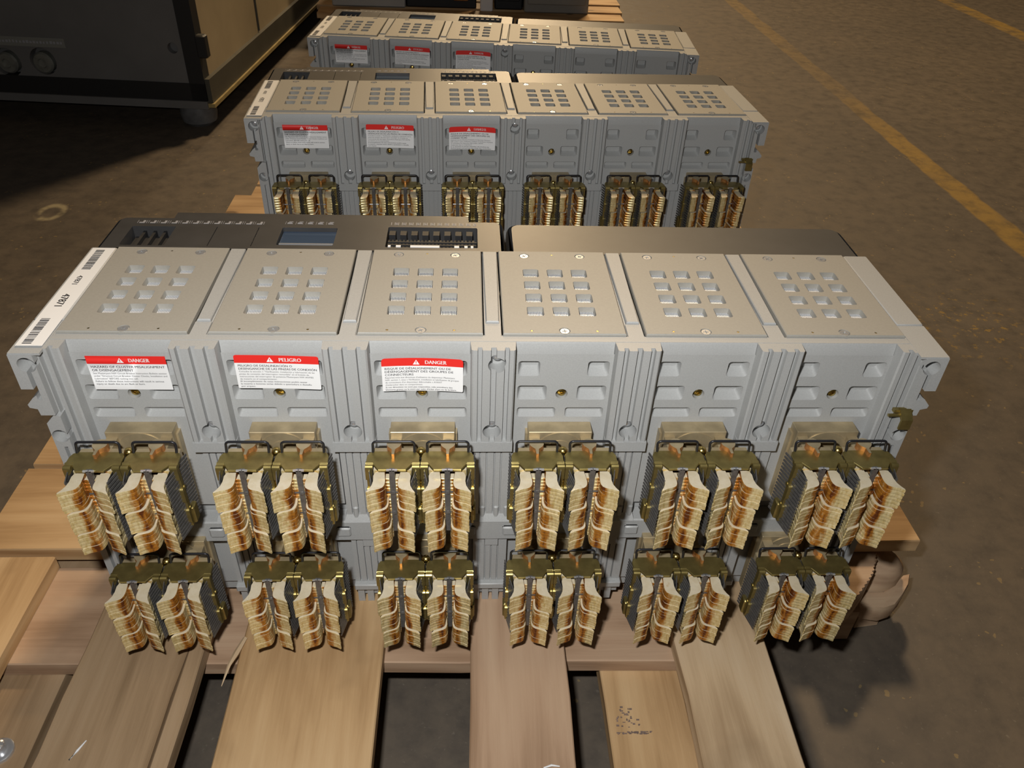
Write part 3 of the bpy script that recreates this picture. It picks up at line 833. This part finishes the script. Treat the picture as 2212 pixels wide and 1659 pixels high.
for k_, z_ in ((.93,.026),(1,.032),(1,.047),(.95,.051)): rg.append([(cxl+(x-cxl)*k_, cyl_+(y-cyl_)*k_, z_ + (.010*max(0,(x-.475)/.03) if z_ > .04 else 0)) for x,y in lip])
lp.loft(rg); lp.prism([(.430,.05),(.440,.028),(.470,.032),(.480,.05)], .001, .030, 'z')
lp.build('bark_slab', M['rough_wood'], p1, 40)
spl = MB()
spl.tube([(-.2330,-.060,T1+.002),(-.2370,-.078,T1+.004),(-.2400,-.092,T1+.006),(-.2425,-.112,T1+.004)], [.0022,.0030,.0018,.0003], 5)
spl.build('splinter', M['pale_y'], p1)
# ink smudges of an old stamp
st = MB()
rs = random.Random(3)
for k in range(46):
    x = .120+.022*rs.random(); y = -.117-.021*rs.random(); w_s = .0008+.0022*rs.random()
    if y > -.128 and abs(x-.131) > .006: continue
    st.box(x,x+w_s,y,y+.0006+.0012*rs.random(),T1-.0352,T1-.0349-rs.random()*.0001)
for k in range(44):
    x = .118+.036*rs.random(); st.box(x,x+.0012+.0018*rs.random(),-.1452+.0028*rs.random(),-.1446+.0030*rs.random(),T1-.0352,T1-.0349-rs.random()*.0001)
st.build('ink_stamp', simple('worn_ink', (.17,.12,.10), .7, 0, .35, 120), p1)

p2 = empty('wooden_pallet', (0,0,0))
tag(p2, 'wooden pallet under the middle breaker, board ends showing past its left side', 'pallet', 'wooden pallets')
for y0, y1 in ((.445,.545),(.560,.690),(.705,.785),(.795,.860)):
    add_board(p2,'deck_board',M['pine_x'], -.485,.535,y0,y1,.1036,.017,'x')
add_board(p2,'deck_board',M['pine_x'], -.490,.520,.912,1.004,.1036,.017,'x',skew=-.045)
for x0 in (-.47,0,.46):
    mb = MB(); mb.box(x0,x0+.045,.45,.98,0,.0865); mb.build('stringer', M['brown_y'], p2)
p3 = empty('wooden_pallet', (0,0,0))
tag(p3, 'wooden pallet under the farthest breaker, mostly hidden behind the middle one', 'pallet', 'wooden pallets')
for y0, y1 in ((1.008,1.090),(1.100,1.200),(1.212,1.310)):
    add_board(p3,'deck_board',M['pine_x'], -.470,.520,y0,y1,.0852,.017,'x')
for x0 in (-.45,0,.45):
    mb = MB(); mb.box(x0,x0+.045,1.02,1.30,0,.068); mb.build('stringer', M['brown_y'], p3)

# ------------------------------------------------------------------ dark cabinet at the left
cb = empty('equipment_cabinet', (-.7145,1.653,0), R(-4.25))
tag(cb, 'large dark grey equipment cabinet with black frame and tan side, cropped at upper left', 'cabinet')
CW, CD, CH = 1.30, 1.75, 1.15
m = MB(); m.box(-CW,0,.036,CD,.075,CH); m.build('cabinet_body', M['tan'], cb)
m = MB()
m.box(-.041,0.0,-.004,.038,.080,CH); m.box(-CW,-CW+.04,-.004,.038,.080,CH); m.box(-CW,0,-.004,.038,.080,.125); m.box(-CW,0,-.004,.038,CH-.04,CH)
m.cbox(-.004,.022,-.006,.020,.190,.246,.003); m.build('cabinet_frame', M['cab_frame'], cb)
m = MB()
hl = [(circ(-.512,.157,.036,24), .03, None, True), (circ(-.416,.164,.034,24), .03, None, True), (circ(-.066,.212,.0135,18), .02, None, True)]
m.holes([(-CW+.04,.125),(-.041,.125),(-.041,CH-.04),(-CW+.04,CH-.04)], hl, lambda u,w,d: (u,-.002+d,w))
m.build('front_panel', M['cab_panel'], cb)
for u, w in ((-.518,.153),(-.423,.157)):
    m = MB(); m.lathe((u,.012,w),'y',[(.027,.014),(.027,-.004),(.023,-.009),(.012,-.011),(.010,-.006),(.001,-.006)],24); m.build('cable_gland', simple('gland_metal',(.20,.20,.175),.4,.3,.3,40), cb)
m = MB(); m.box(-.62,-.345,-.0032,-.002,.200,.223); o = m.build('panel_label', simple('aged_label',(.20,.20,.18),.5), cb); o['label'] = 'long pale label strip'
m = MB()
for k in range(30):
    u = -.612+k*.0088; hgt = random.choice((.005,.007,.006)); m.box(u,u+random.choice((.004,.006,.005)),-.0036,-.0030,.2085,.2085+hgt)
m.build('label_print', M['grey_ink'], o)
m = MB(); m.box(-CW,0,-.010,0.012,.060,.080); m.build('base_rail', M['cab_panel'], cb)
m = MB(); m.box(-.02,.012,.0,CD,.074,.136); m.build('side_rail', M['cab_rail'], cb)
m = MB(); m.box(-.02,.018,-.006,CD,.064,.074); m.build('rail_edge_strip', M['rail_edge'], cb)
for u in (-.055,-CW+.055):
    for v_ in (.055,CD-.06):
        m = MB(); m.lathe((u,v_,0),'z',[(.034,0),(.046,.010),(.050,.032),(.046,.058),(.044,.062)],20); m.build('foot', M['foot'], cb)
m = MB(); m.box(.0,.004,.50,.506,.14,CH); m.build('panel_seam', M['cab_rail'], cb)

# ------------------------------------------------------------------ pallet and equipment at the far end
p4 = empty('wooden_pallet', (0,0,0))
tag(p4, 'far wooden pallet at the top of the frame under grey and black enclosures', 'pallet', 'wooden pallets')
for k in range(7):
    y0 = 2.55+k*.130
    add_board(p4,'deck_board',M['pine_x'], -.560-.02*(k%2),.548+.012*(k%3),y0,y0+.098,.110,.018,'x')
for x0 in (-.55,-.02,.49):
    mb = MB(); mb.box(x0,x0+.05,2.56,3.42,0,.0915); mb.build('stringer', M['brown_y'], p4)
def enclosure(name, lab, x0, x1, y0, y1, h, mat, extra=None, group=None):
    r_ = empty(name, ((x0+x1)/2,y0,.110)); w2 = (x1-x0)/2
    tag(r_, lab, 'enclosure')
    m = MB(); m.cbox(-w2,w2,0,y1-y0,0,h,.004); m.build('enclosure_body', mat, r_)
    m = MB(); m.cbox(-w2+.012,w2-.012,-.006,.002,.03,h-.02,.002); m.build('enclosure_door', mat, r_)
    return r_
enclosure('electrical_enclosure','pale grey enclosure at the left end of the far pallet',-.520,-.252,2.66,3.10,.45,M['grey_box'])
k1 = enclosure('electrical_enclosure','black enclosure between the grey box and the white post on the far pallet',-.250,.010,2.68,3.10,.45,M['black_matte'])
m = MB(); m.cbox(.045,.100,-.016,-.004,.028,.052,.003); m.build('copper_terminal', M['copper'], k1)
wp = MB(); wp.cbox(.024,.070,2.64,2.70,.110,.62,.003); o = wp.build('white_post', M['white_post'])
tag(o, 'upright white post standing between two black enclosures on the far pallet', 'post')
enclosure('electrical_enclosure','narrow black enclosure right of the white post on the far pallet',.078,.182,2.68,3.10,.45,M['black_matte'])
enclosure('electrical_enclosure','grey enclosure at the right end of the far pallet, beside bare board ends',.186,.425,2.64,3.10,.45,simple('mid_grey_enclosure',(.24,.235,.22),.45,0,.1,6))

# ------------------------------------------------------------------ small litter on the boards
def litter(name, lab, cat, pts, r, mat):
    m = MB(); m.tube(pts, r, 6); o = m.build(name, mat); tag(o, lab, cat); return o
litter('plastic_strand','short white plastic strand on the brown board at lower left','scrap',[(-.3530,-.1760,T1+.0010),(-.3490,-.1680,T1+.0012),(-.3450,-.1590,T1+.0010)],[.0006,.0011,.0005],M['plastic'])
litter('plastic_strand','white plastic strand on the middle board at the bottom edge','scrap',[(.0450,-.1925,T1+.0010),(.0520,-.1905,T1+.0012),(.0590,-.1915,T1+.0010)],[.0006,.0010,.0005],M['plastic'])
m = MB(); m.lathe((-.4335,-.1480,T1-.0352),'z',[(.012,0),(.012,.003),(.010,.004),(.0065,.004),(.0065,.012),(.004,.014),(.0005,.0145)],18)
tag(m.build('bolt', M['steel']), 'shiny steel bolt head on the lower board at the left edge', 'bolt')

# ------------------------------------------------------------------ camera (solved from the photograph's vanishing geometry)
RC = Matrix(((.99840681,-.04339627,.03606392),(.00244006,-.60533838,-.79596451),(.05637276,.79478438,-.60426807)))
cam = bpy.data.cameras.new('camera'); cam.sensor_fit = 'HORIZONTAL'; cam.sensor_width = 36; cam.lens = 36*1711.64/2212; cam.clip_start = .02
co = bpy.data.objects.new('camera', cam); COL.objects.link(co)
Rb = Matrix(((1,0,0),(0,-1,0),(0,0,-1))) @ RC
mw = Rb.transposed().to_4x4(); mw.translation = Vector((-.02046,-.52889,.34837+.44)); co.matrix_world = mw
scene.camera = co

# ------------------------------------------------------------------ light
def area(name, loc, target, size, power, col, sy=None):
    l = bpy.data.lights.new(name,'AREA'); l.energy = power; l.color = col; l.size = size
    if sy: l.shape = 'RECTANGLE'; l.size_y = sy
    o = bpy.data.objects.new(name, l); COL.objects.link(o); o.location = loc
    o.rotation_euler = (Vector(target)-Vector(loc)).to_track_quat('-Z','Y').to_euler(); return o
cp_ = mw.translation; right = Vector(Rb.transposed().col[0]); up = Vector(Rb.transposed().col[1]); fwd = -Vector(Rb.transposed().col[2])
fl = cp_ - right*.050 + up*.052 + fwd*.012
area('camera_flash', fl, fl+fwd*1.0+up*.02, .030, 5.9, (1.0,.995,.98), .016)
area('ceiling_lamp', (.85,4.0,4.6), (.2,.6,0), .5, 185, (1.0,.73,.43))
area('ceiling_lamp_far', (.6,11.0,4.6), (.3,1.5,0), .8, 210, (1.0,.73,.43), .8)
w = bpy.data.worlds.new('world'); scene.world = w; w.use_nodes = True
w.node_tree.nodes['Background'].inputs[0].default_value = (.9,.7,.5,1); w.node_tree.nodes['Background'].inputs[1].default_value = .035

scene.view_settings.view_transform = 'Standard'; scene.view_settings.look = 'None'
scene.view_settings.gamma = 1; scene.view_settings.use_curve_mapping = False; scene.view_settings.exposure = 0.0
